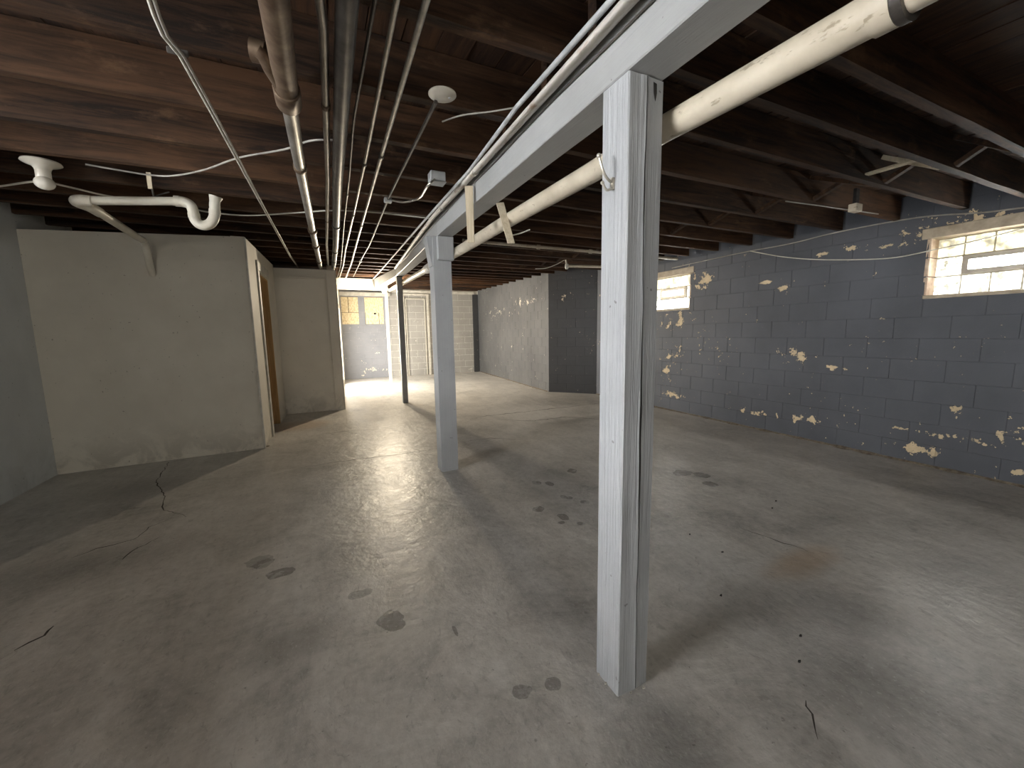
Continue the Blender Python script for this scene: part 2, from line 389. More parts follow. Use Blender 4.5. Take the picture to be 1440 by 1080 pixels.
# plan of the place
RW0, RW1 = Vector((5.16, 6.78)), Vector((5.06, -2.2))
SL0 = Vector((4.47, 7.57)); BK1 = Vector((4.86, 12.9)); BK0 = Vector((.55, 12.9))
def along(p0, p1, Y): return (Y - p0.y) / (p1.y - p0.y) * (p1 - p0).length
W1 = (along(RW0, RW1, 1.785), along(RW0, RW1, .885), 1.595, 2.11)
W2 = (along(RW0, RW1, 5.36), along(RW0, RW1, 4.46), 1.655, 2.175)
wr = wall('wall_right', RW0, RW1, 2.9, 2.9, .26, M_WALL_R, 'long slate-blue painted block wall with peeling paint and two glass block windows', [W2, W1], M_WALL_R, 2.4)
ws = wall('wall_right_slant', SL0, RW0, 2.9, 2.9, .26, M_WALL_SL, 'short charcoal painted block wall set at a slant between two grey walls', (), M_WALL_SL, 2.5)
wf = wall('wall_right_far', BK1, SL0, 2.95, 2.9, .26, M_WALL_RF, 'mid-grey painted block wall running back from the slanted charcoal wall', (), M_WALL_RF, 2.6, (), .003)
Wb = [(.03, .50, 1.64, 2.45), (.68, 1.22, 1.64, 2.45)]
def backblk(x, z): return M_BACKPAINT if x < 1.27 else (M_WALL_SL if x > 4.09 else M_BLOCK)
wb = wall('wall_back', BK0, BK1, 2.95, 2.95, .26, M_BLOCK_MORTAR, 'end wall of bare and grey painted blocks with two boarded windows', Wb, backblk, 2.6, (1.28, 4.1), .004)
LW0, LW1 = Vector((-2.382, -4.6)), Vector((-2.456, 5.36))
PASS = (along(LW0, LW1, -1.9), along(LW0, LW1, 2.7), .88, 2.2)  # unseen opening added, its sill set to keep light off the near floor
wlft = wall('wall_left', LW0, (-2.481, 8.76), 2.9, 2.9, .26, M_LEFT, 'smooth grey-green wall left of the whitish closet wall', [PASS])
# unseen side room, added so left daylight hits the post, not the near floor
W3 = (1.9, 3.8, .8, 2.1)
wsd = wall('wall_added_side_outer', (-5.0, -2.2), (-5.0, 4.5), 2.9, 2.9, .26, M_REAR, 'outer wall of the added side room with a wide glass block window', [W3])
wall('wall_added_side_end', (-5.0, 4.5), (-2.72, 4.5), 2.9, 2.9, .12, M_REAR, 'plain end wall of the added side room')
W6 = (5.2, 7.1, 1.10, 2.05)
wall('wall_right_near', RW1, (5.06, -4.6), 2.9, 2.9, .2, M_REAR, 'plain continuation of the slate wall toward the plain end wall')
wall('wall_added_side_near', (-2.66, -2.2), (-5.0, -2.2), 2.9, 2.9, .12, M_REAR, 'plain near wall of the added side room')
wre = wall('wall_rear', (5.06, -4.6), (-2.40, -4.6), 2.9, 2.9, .2, M_REAR, 'plain wall at the end opposite the boarded windows', [W6])
CF0, CF1 = Vector((-2.455, 5.37)), Vector((-.705, 5.46))
wall('wall_closet_front', CF0, CF1, 2.335, 2.43, .12, M_PLASTER, 'wide dingy white closet wall with a drain pipe running into it')
CS1 = Vector((-.635, 7.68)); DO = (.68, 1.49, 0, 2.14)
wcs = wall('wall_closet_side', CF1, CS1, 2.43, 2.47, .13, M_PLASTER, 'narrow white closet side wall with the open doorway', [DO])
wall('wall_partition', (-2.46, 7.72), (.28, 7.68), 2.42, 2.435, .11, M_PARTITION, 'scuffed off-white partition beside the closet doorway')
wall('wall_closet_back', (-2.48, 8.66), (.17, 8.66), 2.9, 2.9, .1, M_REAR, 'plain wall closing the space behind the partition')
DF = (1.9, 3.9, 0.02, 2.1)
wlf = wall('wall_left_far', (.28, 7.79), BK0, 2.525, 2.66, .12, M_LEFTFAR, 'chipped white wall leading from the partition to the boarded windows', [DF])

# floor
fb = box(-5.3, 5.45, -4.9, 13.2, -.12, 0.0); floor = obj('floor', fb, M_FLOOR)
tag(floor, 'worn grey-beige concrete floor with cracks and water marks', 'floor', kind='structure')

# ceiling: slab, joists on the beam, subfloor planks
cb = hexa([(-5.3, -4.9, zj(-4.9) + .24), (5.4, -4.9, zj(-4.9) + .24), (5.4, 8.3, zj(8.3) + .24), (-5.3, 8.3, zj(8.3) + .24),
           (-5.3, -4.9, zj(-4.9) + .30), (5.4, -4.9, zj(-4.9) + .30), (5.4, 8.3, zj(8.3) + .30), (-5.3, 8.3, zj(8.3) + .30)])
add_c = hexa([(-5.3, 8.3, zj(8.3) + .24), (5.4, 8.3, zj(8.3) + .24), (5.4, 13.2, zj(13.2) + .24), (-5.3, 13.2, zj(13.2) + .24),
              (-5.3, 8.3, zj(8.3) + .30), (5.4, 8.3, zj(8.3) + .30), (5.4, 13.2, zj(13.2) + .30), (-5.3, 13.2, zj(13.2) + .30)])
tmp = bpy.data.meshes.new('t'); add_c.to_mesh(tmp); add_c.free(); cb.from_mesh(tmp); bpy.data.meshes.remove(tmp)
ceil = obj('ceiling', cb, M_PLANK); tag(ceil, 'open ceiling of dark brown joists under old subfloor boards', 'ceiling', kind='structure')
x = -2.42; i = 0
while x < 5.05:
    w = .138 + (i % 3) * .002; x1 = min(x + w, 5.05); ya, yb = -4.55, 8.3
    g = .004; zz = random.uniform(-.003, .003)
    bm = hexa([(x + g, ya, zj(ya) + .205 + zz), (x1, ya, zj(ya) + .205 + zz), (x1, yb, zj(yb) + .205 + zz), (x + g, yb, zj(yb) + .205 + zz),
               (x + g, ya, zj(ya) + .235), (x1, ya, zj(ya) + .235), (x1, yb, zj(yb) + .235), (x + g, yb, zj(yb) + .235)])
    obj('plank', bm, M_PLANK, ceil)
    if x1 > .35 and x < 4.7:
        ya, yb = 8.305, 12.88
        bm = hexa([(x + g, ya, zj(ya) + .205 + zz), (x1, ya, zj(ya) + .205 + zz), (x1, yb, zj(yb) + .205 + zz), (x + g, yb, zj(yb) + .205 + zz),
                   (x + g, ya, zj(ya) + .235), (x1, ya, zj(ya) + .235), (x1, yb, zj(yb) + .235), (x + g, yb, zj(yb) + .235)])
        obj('plank', bm, M_PLANK, ceil)
    x = x1; i += 1
# beam line: left bottom edge
BP = [Vector((.6237, -4.5, 1.8761)), Vector((1.0, 3.66, 2.1923)), Vector((1.335, 7.83, 2.40)), Vector((1.20, 10.02, 2.389))]
BWD = .14
def beam_x(Y):
    for a, b in zip(BP, BP[1:]):
        if Y <= b.y or b is BP[-1]:
            return a.x + (b.x - a.x) * (Y - a.y) / (b.y - a.y)
def joist(x0, x1, Y):
    z0 = zj(Y) + .001; dz = random.uniform(-.004, .004); dy = random.uniform(-.006, .006)
    bm = hexa([(x0, Y, z0), (x1, Y + dy, z0), (x1, Y + .046 + dy, z0), (x0, Y + .046, z0), (x0, Y, zj(Y) + .2), (x1, Y + dy, zj(Y) + .2), (x1, Y + .046 + dy, zj(Y) + .2), (x0, Y + .046, zj(Y) + .2)])
    bmesh.ops.subdivide_edges(bm, edges=[e for e in bm.edges if e.calc_length() > 1.0], cuts=9)
    for v in bm.verts: v.co.y += noise.noise(Vector((v.co.x * 1.2, Y * 3.1, v.co.z * 4))) * .006; v.co.z += max(0, noise.noise(Vector((v.co.x * 2.2, Y * 7.7, 2)))) * .006 if v.co.z < zj(Y) + .1 else 0
    return obj('joist', bm, M_JOIST, ceil)
Y = 1.815 - .49 * 12
LJ = []
while Y < 12.8:
    LJ.append(Y); x0 = -2.41 if Y < 8.55 else .40
    joist(x0, beam_x(Y) + BWD - .01 if Y < 10.1 else 2.6, Y)
    Y += .49
RJ = [-4.43, -3.98, -3.49, -3.0, -2.51, -2.02, -1.53, -1.04, -.55, -.06, .43, .90, 1.20, 1.55, 2.0, 2.47, 2.96, 3.45, 3.94, 4.43, 4.92, 5.41, 5.90, 6.39, 6.88, 7.37, 7.86, 8.35, 8.84, 9.33, 9.82, 10.31, 10.8, 11.29, 11.78, 12.27, 12.7]
for Y in RJ:
    if any(abs(Y - a) < .05 for a in LJ): Y += .055
    if Y < 6.8: x1 = 5.06 - .004
    elif Y < 7.5: x1 = 4.5
    else: x1 = 4.43 + (Y - 7.57) * .07
    joist(beam_x(Y) + .01 if Y < 10.1 else 2.1, x1, Y)

# beams
def beam(p0, p1, name, label, gap=.0):
    z = Vector((0, 0, 1)); r = Vector((BWD, 0, 0))
    t0 = Vector((p0.x, p0.y, zj(p0.y) - .001)); t1 = Vector((p1.x, p1.y, zj(p1.y) - .001))
    bm = hexa([p0, p0 + r, p1 + r, p1, t0, t0 + r, t1 + r, t1]); bevel(bm, .004)
    o = obj(name, bm, M_BEAM); return tag(o, label, 'beam')
e1 = Vector((0, .004, 0))
beam(BP[0], BP[1] - e1, 'ceiling_beam', 'long grey painted timber beam over the split post with lath strips hung on it')
beam(BP[1], BP[2] - e1, 'ceiling_beam', 'grey painted beam between the block-capped post and the thin dark post')
beam(BP[2], BP[3] - e1, 'ceiling_beam', 'grey beam carrying the bare bulb, ending at the white cross header')
hb = box(.40, 1.5, 10.03, 10.10, 2.36, zj(10.06) - .002, bev=.004)
tag(obj('cross_header', hb, M_OLDWHITE), 'white painted cross header under the joists where the beam with the bulb ends', 'beam')

# windows
def gwindow(name, w, op, label, matg, matt, vent, depth, reveal):
    x0, x1, z0, z1 = op
    o = empty(name); o.location = w.location; o.rotation_euler = w.rotation_euler
    tag(o, label, 'window', kind='structure')
    n = 5; s = (x1 - x0) / n; h = (z1 - z0) / 3; g = .007
    obj('mortar_joint', box(x0, x1, depth + .018, depth + .03, z0, z1), M_JOINT, o)
    meshes = {}
    for r in range(3):
        for c in range(n):
            if vent and r == 1 and 1 <= c <= 3: continue
            mm = matt if (r == 2 and matt) else (M_GLASS_RB if (r == 0 and matt) else matg)
            if mm.name not in meshes:
                bm = box(g, s - g, 0, .02, g, h - g, bev=.004); me = bpy.data.meshes.new('glass_block'); bm.to_mesh(me); bm.free(); me.materials.append(mm); meshes[mm.name] = me
            link('glass_block', meshes[mm.name], parent=o, loc=(x0 + c * s, depth, z0 + r * h))
    if vent:
        a, b, c, d = x0 + s + g, x0 + 4 * s - g, z0 + h + g, z0 + 2 * h - g; f = .036
        bm = bmesh.new()
        add_box(bm, a, b, depth - .02, depth + .015, c, c + f); add_box(bm, a, b, depth - .02, depth + .015, d - f, d)
        add_box(bm, a, a + f, depth - .02, depth + .015, c + f, d - f); add_box(bm, b - f, b, depth - .02, depth + .015, c + f, d - f)
        v = obj('vent_frame', bm, M_VENT, o)
        obj('vent_pane', box(a + f, b - f, depth + .0, depth + .01, c + f, d - f), M_PANE_R, v)
    if reveal:
        for xa in (x0 - .02, x1 - .012):
            for k in range(3):
                bm = box(xa, xa + .032, .0, depth, z0 + k * h + .003, z0 + (k + 1) * h - .003, bev=.004); roughen(bm, .003, 30); obj('jamb_brick', bm, M_JAMBBRICK, o)
        obj('lintel', roughen(box(x0 - .06, x1 + .06, -.009, depth, z1 - .004, z1 + .09, bev=.006), .004, 20), M_PLASTERRAW, o)
        obj('sill', roughen(box(x0 - .01, x1 + .01, -.008, depth + .01, z0 - .03, z0 + .002, bev=.006), .003, 20), M_PLASTERRAW, o)
    return o
gwindow('window_1', wr, W1, 'glass block window with a steel vent and a loose cable hanging across it', M_GLASS_R, M_GLASS_RT, True, .15, True)
gwindow('window_2', wr, W2, 'glass block window with a steel vent beside the split grey post', M_GLASS_R, M_GLASS_RT, True, .13, True)
gwindow('window_3', wsd, W3, 'wide glass block window in the added side room', M_GLASS_L, None, False, .10, True)  # added window carrying the daylight that falls from the left
M_GLASS_B = glass_mat('fill_glass_block_rear', (.72, .70, .64), (1.0, .97, .90), L_REAR_FILL)
gwindow('window_fill_rear', wre, W6, 'unseen glass block window added as fill light opposite the boarded windows', M_GLASS_B, None, False, .10, True)  # out of view, added to brighten the closet, partition and other camera-facing sides
# boarded windows of the back wall
def boarded(name, op, label, parts):
    x0, x1, z0, z1 = op; o = empty(name); o.location = wb.location; tag(o, label, 'window', kind='structure')
    for (a, b, c, d, y) in parts: obj('board', box(a, b, y, y + .012, c, d, bev=.002), M_OSB, o)
    obj('backing', box(x0, x1, .06, .07, z0, z1), M_DARK, o)
    return o
boarded('window_4', Wb[0], 'boarded window with OSB sheets beside the chipped white wall', [(.03, .22, 1.99, 2.44, .02), (.235, .50, 1.99, 2.44, .02), (.03, .50, 1.64, 1.98, .012)])
w5 = boarded('window_5', Wb[1], 'boarded window with OSB sheets and a small dark latch', [(.68, 1.22, 1.99, 2.44, .02), (.69, 1.07, 1.645, 2.02, .008), (1.085, 1.215, 1.645, 2.0, .01)])
obj('latch', box(.93, 1.0, -.004, .008, 1.93, 1.98, bev=.003), M_DARK, w5)
tr = box(.54, 1.98, 12.80, 12.88, 2.47, 2.58, bev=.004); tag(obj('trim_1', tr, M_OLDWHITE), 'white plank across the top of the two boarded windows', 'trim', kind='structure')
tr = box(2.2, 4.70, 12.84, 12.885, 2.60, 2.68, bev=.004); tag(obj('trim_2', tr, M_OLDWHITE), 'white plate along the top of the bare block end wall', 'trim', kind='structure')
# frosted daylight door in the far left wall
fd = empty('door_3'); fd.location = wlf.location; fd.rotation_euler = wlf.rotation_euler
tag(fd, 'frosted glass double door letting daylight in beside the boarded windows', 'door', kind='structure')
for xa, xb in ((DF[0], DF[0] + .06), ((DF[0] + DF[1]) / 2 - .05, (DF[0] + DF[1]) / 2 + .05), (DF[1] - .06, DF[1])): obj('stile', box(xa, xb, .02, .07, .02, 2.1, bev=.003), M_OLDWHITE, fd)
for za, zb in ((.02, .14), (2.02, 2.1)):
    obj('rail', box(DF[0] + .06, (DF[0] + DF[1]) / 2 - .05, .02, .07, za, zb, bev=.003), M_OLDWHITE, fd); obj('rail', box((DF[0] + DF[1]) / 2 + .05, DF[1] - .06, .02, .07, za, zb, bev=.003), M_OLDWHITE, fd)
M_FROST = glass_mat('daylit_frosted_glass', (1.0, .96, .86), (1.0, .96, .88), L_DOOR, 3)
obj('pane', box(DF[0] + .06, (DF[0] + DF[1]) / 2 - .05, .04, .05, .14, 2.02), M_FROST, fd); obj('pane', box((DF[0] + DF[1]) / 2 + .05, DF[1] - .06, .04, .05, .14, 2.02), M_FROST, fd)
# old bricked-up doorway frame
df = empty('door_2', (0, 0, 0)); tag(df, 'white frame of a bricked-up doorway in the bare block end wall', 'door', kind='structure')
for a, b, c, d in [(2.33, 2.40, 0, 2.52), (3.10, 3.17, 0, 2.52), (2.33, 3.17, 2.52, 2.58)]:
    obj('frame_strip', box(a, b, 12.85, 12.892, c, d, bev=.004), M_OLDWHITE, df)
for a, b, c, d in [(2.43, 2.46, 0, 2.44), (3.02, 3.05, 0, 2.44), (2.43, 3.05, 2.41, 2.44)]:
    obj('stop_strip', box(a, b, 12.865, 12.892, c, d, bev=.003), M_OLDWHITE, df)
tag(obj('trim_3', box(3.30, 3.42, 12.82, 12.89, 0, 2.6, bev=.004), M_OLDWHITE), 'white upright board right of the bricked-up doorway', 'trim', kind='structure')

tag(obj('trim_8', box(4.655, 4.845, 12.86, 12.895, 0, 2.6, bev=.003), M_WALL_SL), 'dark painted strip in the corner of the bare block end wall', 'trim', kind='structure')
# closet doorway
dr = empty('door_1'); dr.location = wcs.location; dr.rotation_euler = wcs.rotation_euler
tag(dr, 'open closet doorway with raw pine jamb boards', 'door', kind='structure')
a, b = DO[0], DO[1]
obj('jamb', box(b - .02, b - .001, .002, .128, 0, 2.12, bev=.002), M_PINE, dr)
obj('door_stop', box(b - .034, b - .021, .07, .126, 0, 2.12, bev=.002), M_PINE, dr)
obj('jamb', box(a + .001, a + .02, .002, .128, 0, 2.12, bev=.002), M_PINE, dr)
obj('head_jamb', box(a + .001, b - .001, .002, .128, 2.12, 2.138, bev=.002), M_PINE, dr)
obj('casing', box(a - .09, a, -.02, 0, 0, 2.16, bev=.003), M_OLDWHITE, dr)
obj('casing', box(a - .09, b + .02, -.02, 0, 2.161, 2.28, bev=.003), M_OLDWHITE, dr)
tag(obj('trim_4', box(-.712, -.69, 5.436, 5.458, 0, 2.42, bev=.004), M_OLDWHITE), 'thin white corner bead on the closet wall corner', 'trim', kind='structure')
# partition edge boards
tag(obj('trim_5', box(.14, .278, 7.662, 7.679, 0, 2.42, bev=.003), M_PARTITION), 'scuffed upright board on the free edge of the partition', 'trim', kind='structure')
tag(obj('trim_6', box(-.58, .12, 7.662, 7.681, 2.27, 2.30, bev=.003), M_PARTITION), 'thin horizontal batten near the top of the partition', 'trim', kind='structure')
tag(obj('trim_7', box(.2805, .30, 7.69, 7.79, 0, 2.43, bev=.003), M_OLDWHITE), 'white end board on the free edge of the partition', 'trim', kind='structure')

# ------------------------------------------------------------------ posts
def split_post():
    x0, x1, y0, y1, H = .88, 1.022, 1.013, 1.14, 2.086; n = 60; bm = bmesh.new(); rings = []
    for i in range(n + 1):
        z = H * i / n; cr = x0 + (x1 - x0) * (.58 - .10 * z / H + .035 * noise.noise(Vector((3, 1, z * 2.1))) + .015 * noise.noise(Vector((9, 1, z * 9))))
        w = .0022 + .0045 * max(0, .45 + noise.noise(Vector((1, 5, z * 1.6)))) * (1 if .15 < z else .3); d = .010 + .006 * noise.noise(Vector((4, 4, z * 5)))
        j = lambda k, a=.0018: noise.noise(Vector((k * 7.3, 2.2, z * 6))) * a
        c = .004
        pts = [(x0 + j(1), y0 + c), (x0 + c, y0 + j(2)), (x0 + .04, y0 + j(3)), (cr - w - .007, y0 - .0015 + j(4)), (cr - w, y0 - .003 + j(10)), (cr, y0 + d), (cr + w, y0 - .002 + j(5)), (cr + w + .008, y0 + j(6)), (x1 - c, y0 + .003 + j(7)), (x1 + j(8, .003), y0 + c + .004),
               (x1 + j(9), y1 - c), (x1 - c, y1), (x0 + c, y1), (x0, y1 - c)]
        rings.append([bm.verts.new((px, py, z)) for px, py in pts])
    m = len(rings[0])
    for i in range(n):
        for k in range(m): bm.faces.new((rings[i][k], rings[i][(k + 1) % m], rings[i + 1][(k + 1) % m], rings[i + 1][k]))
    bm.faces.new(rings[0]); bm.faces.new(rings[-1])
    o = empty('support_post', (.95, 1.077, 0))
    c = obj('shaft', bm, M_POST, o, loc=(-.95, -1.077, 0))
    # dark sheets painting in the shade of the split and the gouge at its head
    bm = bmesh.new()
    pr = None
    for i in range(n + 1):
        z = H * i / n; cr = x0 + (x1 - x0) * (.58 - .10 * z / H + .035 * noise.noise(Vector((3, 1, z * 2.1))) + .015 * noise.noise(Vector((9, 1, z * 9))))
        w = .0012 + .0040 * max(0, .35 + noise.noise(Vector((1, 5, z * 1.6))))
        cur = [bm.verts.new((cr - w, y0 - .0005, z)), bm.verts.new((cr + w, y0 - .0002, z))]
        if pr: bm.faces.new((pr[0], pr[1], cur[1], cur[0]))
        pr = cur
    obj('split', bm, M_DARK, o, loc=(-.95, -1.077, 0))
    bm = bmesh.new(); v = [bm.verts.new((x0 + a, y0 - .0006, zz)) for a, zz in [(.094, 2.075), (.108, 2.072), (.109, 2.045), (.104, 2.02), (.100, 2.028), (.096, 2.045)]]; bm.faces.new(v)
    obj('gouge', bm, M_DARK, o, loc=(-.95, -1.077, 0))
    tag(o, 'pale grey painted timber post with a long split and a coat hook', 'post')
split_post()
p2 = empty('support_post', (1.04, 3.72, 0)); off = (-1.04, -3.72, 0)
bm = box(.957, 1.12, 3.64, 3.80, 0, 2.188); bmesh.ops.subdivide_edges(bm, edges=[e for e in bm.edges if e.calc_length() > 1], cuts=20); roughen(bm, .002, 3); obj('shaft', bm, M_POST2, p2, loc=off)
obj('cap_block', box(.985, 1.135, 3.588, 3.6395, 1.975, 2.183, bev=.006), M_POST2, p2, loc=off)
obj('side_cleat', hexa([(.945, 3.66, 1.93), (.9565, 3.66, 1.93), (.9565, 3.78, 1.93), (.945, 3.78, 1.93), (.905, 3.66, 2.185), (.9565, 3.66, 2.185), (.9565, 3.78, 2.185), (.905, 3.78, 2.185)]), M_POST2, p2, loc=off)
tag(p2, 'grey painted timber post with a cap block below the beam', 'post')
p3 = empty('support_post', (1.387, 7.83, 0)); off = (-1.387, -7.83, 0)
obj('shaft', box(1.337, 1.437, 7.78, 7.88, 0, 2.385, bev=.005), M_POST2, p3, loc=off)
obj('shim', box(1.335, 1.45, 7.775, 7.885, 2.386, 2.398), M_DARK, p3, loc=off)
tag(p3, 'thin grey post under the beam joint next to the bare bulb', 'post')
tag(obj('support_post', box(1.61, 1.685, 11.3, 11.37, 0, zj(11.3) - .002, bev=.004), M_OLDWHITE), 'slim white upright in front of the boarded windows', 'post')

# coat hook on the split post
hk = empty('coat_hook', (.88, 1.08, 1.80)); H0 = pl(862, 258, 0, .879)
obj('base_plate', tube([H0 + Vector((-.0015, 0, -.02)), H0 + Vector((-.0015, 0, .016))], .008, 8), M_HOOK, hk, loc=-Vector(hk.location))
T = pl(842, 219, 0, .815); Mi = pl(850, 245, 0, .835)
obj('prong', tube(smooth_path([H0 + Vector((-.004, 0, 0)), Mi, T], 8), .0042, 8), M_HOOK, hk, loc=-Vector(hk.location), smooth=True)
bm = bmesh.new(); bmesh.ops.create_uvsphere(bm, u_segments=12, v_segments=8, radius=.0075); obj('knob', bm, M_HOOK, hk, loc=T - Vector(hk.location), smooth=True)
T2 = pl(847, 257, 0, .838); M2 = pl(853, 267, 0, .848); H1 = pl(862, 264, 0, .878)
obj('prong', tube(smooth_path([H1, M2, T2], 8), .004, 8), M_HOOK, hk, loc=-Vector(hk.location), smooth=True)
bm = bmesh.new(); bmesh.ops.create_uvsphere(bm, u_segments=12, v_segments=8, radius=.006); obj('knob', bm, M_HOOK, hk, loc=T2 - Vector(hk.location), smooth=True)
tag(hk, 'double-pronged metal coat hook screwed to the split post', 'hook')

# ------------------------------------------------------------------ pipes under the joists
def ext(P, Y0):                             # run a pipe straight back past the camera
    a, b = P[0], P[1]; t = (Y0 - a.y) / (b.y - a.y); q = a + (b - a) * t; q.z = a.z + (zj(Y0) - zj(a.y)); return [q] + P
def run(pts, c, back=-1.9): return ext([ce(x, y, c) for x, y in pts], back)
def pipe(name, P, r, mat, label, seg=12, parent=None, lin=True, cat='pipe', group=None):
    o = obj(name, tube(P, r, seg), mat, parent, smooth=True)
    if not parent: tag(o, label, cat, group)
    return o
def at(P, Y):
    for a, b in zip(P, P[1:]):
        if a.y <= Y <= b.y: return a + (b - a) * ((Y - a.y) / (b.y - a.y))
    return P[-1]
def collar(parent, P, Y, r, L, mat, name='coupling'):
    return obj(name, tube([at(P, Y - L / 2), at(P, Y - L / 2 + .004), at(P, Y + L / 2 - .004), at(P, Y + L / 2)], [r * .93, r, r, r * .93], 16), mat, parent, smooth=True)
def split_at(P, Y):
    q = at(P, Y); return [p for p in P if p.y < Y] + [q], [q] + [p for p in P if p.y > Y]
# a: large waste pipe
Pa = run([(385, 0), (404, 132), (421, 230), (440, 327)], .062); pe = ce(451, 378, .07); Pa += [pe]
a1, a2 = split_at(Pa, at(Pa, 1.95).y)
big = empty('waste_pipe'); tag(big, 'thick rust-brown and grey metal waste pipe with hub joints under the joists', 'pipe')
obj('pipe_section', tube(a1, .040, 16), M_IRON, big, smooth=True)
obj('pipe_section', tube(a2, .030, 16), M_GALV, big, smooth=True)
tee = collar(big, Pa, 1.90, .048, .12, M_IRON, 'tee_fitting')
for Yc, r in [(2.72, .036), (4.55, .042), (5.45, .042), (6.9, .040)]: collar(big, Pa, Yc, r, .05 if r < .04 else .09, M_IRON, 'hub_joint')
q = at(Pa, 1.86); e = ce(364, 72, .03)
obj('branch', tube(smooth_path([ce(362, 71, .035), ce(371, 80, .045), ce(380, 98, .06), ce(394, 120, .065)], 5), .022, 12), M_IRON, tee, smooth=True)
obj('branch_hub', tube([Vector((e.x + .022, e.y + .004, e.z)), Vector((e.x - .022, e.y + .012, e.z + .006))], [.033, .036], 16), M_IRON, tee, smooth=True)
# b
Pb = run([(450, 0), (455, 37), (461, 250), (459.6, 344)], .032); Pb += [Vector((Pb[-1].x + .05, 7.74, zj(7.74) - .032))]
gb = empty('water_pipe'); tag(gb, 'bright galvanised pipe right beside the thick waste pipe', 'pipe')
obj('pipe_section', tube(Pb, .0145, 12), M_GALV, gb, smooth=True); collar(gb, Pb, 1.98, .019, .035, M_IRON); collar(gb, Pb, 4.2, .018, .035, M_IRON)
# c
Pc = run([(488, 5), (484, 83), (475, 250), (472, 344)], .048); Pc += [Vector((.268, 7.74, zj(7.74) - .048))]
gc = empty('iron_pipe'); tag(gc, 'dark iron pipe with hub joints between galvanised pipe and thin conduits', 'pipe')
obj('pipe_section', tube(Pc, .032, 16), M_DARKPIPE, gc, smooth=True)
for Yc in (4.3, 5.9, 6.9): collar(gc, Pc, Yc, .040, .06, M_DARKPIPE, 'hub_joint')
# d, e, f conduits
def conduit(name, pts, c, r, label, mat, drop=None, cps=()):
    P = run(pts, c)
    if drop: P = P + [pl(x, y, 1, Yd) for x, y, Yd in drop]
    o = empty(name); tag(o, label, 'conduit'); obj('tubing', tube(fillet(P, .12), r, 10), mat, o, smooth=True)
    for Yc in cps: collar(o, P, Yc, r * 1.45, .04, M_DARKPIPE)
    return P
conduit('conduit', [(525, 13), (497, 170), (491, 250), (484, 311), (479, 375)], .026, .0065, 'thinnest conduit next to the dark iron pipe', M_DARKPIPE, [(474, 392, 8.6)], (3.3,))
conduit('conduit', [(558, 0), (515, 220), (498.5, 296), (486, 350), (482.5, 375)], .026, .009, 'steel conduit second from the dark iron pipe, with a bulky coupling', M_COND, [(475, 398, 8.9)], (2.62, 3.9))
conduit('conduit', [(600, 0), (537, 217), (502, 340), (493.6, 372)], .026, .0105, 'steel conduit nearest the round white cover plate', M_COND, [(484, 397, 9.0)], (2.45, 4.3))
# g conduit from the round cover plate
Pg = [ce(x, y, .026) for x, y in [(613, 143), (547, 277), (520.7, 342), (509, 363), (497, 389)]]
g = empty('conduit'); tag(g, 'thin conduit running from the round white cover plate past a small fitting', 'conduit')
obj('tubing', tube(Pg, .008, 10), M_DARKPIPE, g, smooth=True)
fit = at(Pg, at(Pg, 3.3).y)
obj('fitting', box(-.028, .028, -.02, .02, -.022, .014, bev=.005), M_BOXMETAL, g, loc=fit)
collar(g, Pg, 6.9, .02, .1, M_BOXMETAL)
# round cover
rc = ce(622, 133, .012)
cvr = empty('cover_plate', rc); tag(cvr, 'round white cover plate fixed to a dark joist', 'cover plate')
obj('disc', lathe([(0, -.006), (.052, -.006), (.057, -.002), (.057, .002), (0, .003)], 28), M_PORC, cvr, smooth=True)
obj('screw', lathe([(0, -.009), (.004, -.009), (.005, -.0062), (0, -.0062)], 8), M_BOXMETAL, cvr, loc=(.03, 0, 0))
# junction box and its bent conduit
jb = ce(614, 250, .03); jx = empty('junction_box', jb); tag(jx, 'grey metal junction box below the joists with a bent conduit', 'junction box')
obj('body', box(-.048, .048, -.04, .04, -.030, .029, bev=.004), M_BOXMETAL, jx); obj('lid', box(-.052, .052, -.044, .044, -.036, -.0305, bev=.002), M_BOXMETAL, jx)
cj = [fit + Vector((.03, 0, 0)), pl(570, 284, 1, fit.y + .02), pl(590, 278, 1, fit.y - .1), pl(601, 262, 1, jb.y - .03), jb + Vector((-.02, -.03, -.02))]
obj('bent_conduit', tube(smooth_path(cj, 6), .008, 10), M_COND, jx, loc=-jb, smooth=True)
# i, j along the beam
Pi = run([(860, 0), (727, 150), (660, 240), (597, 310), (525, 392)], .07)
bi = empty('conduit'); tag(bi, 'grey painted conduit running parallel to the beam beside the rust-streaked pipe', 'conduit')
obj('tubing', tube(Pi, .0095, 10), M_CONDGREY, bi, smooth=True)
def beside_beam(dx, dzb, Y):                # point beside the left face of the beam, dzb above its underside
    for a_, b_ in zip(BP, BP[1:]):
        if Y <= b_.y or b_ is BP[-1]:
            p = a_ + (b_ - a_) * ((Y - a_.y) / (b_.y - a_.y)); return Vector((p.x - dx, Y, p.z + dzb))
Pj = [beside_beam(.030, .150, -1.9), beside_beam(.030, .150, 1.0), beside_beam(.030, .150, 2.5), beside_beam(.034, .152, 3.6), beside_beam(.03, .15, 5.0), beside_beam(.03, .12, 7.6)]
rj = empty('rusty_pipe'); tag(rj, 'white pipe streaked with rust clipped along the upper edge of the beam', 'pipe')
obj('pipe_section', tube(Pj, .019, 14), M_RUSTWHITE, rj, smooth=True)
for Yc in (2.42, 3.3): collar(rj, Pj, Yc, .024, .05, M_RUSTWHITE)
wk = [beside_beam(.006, .118 + .006 * math.sin(Yk * 5), Yk) for Yk in [-1.8 + .3 * i for i in range(30)]]
tag(obj('cable', tube(wk, .004, 6), M_WIREDARK, smooth=True), 'dark thin cable stapled to the left face of the beam', 'cable')
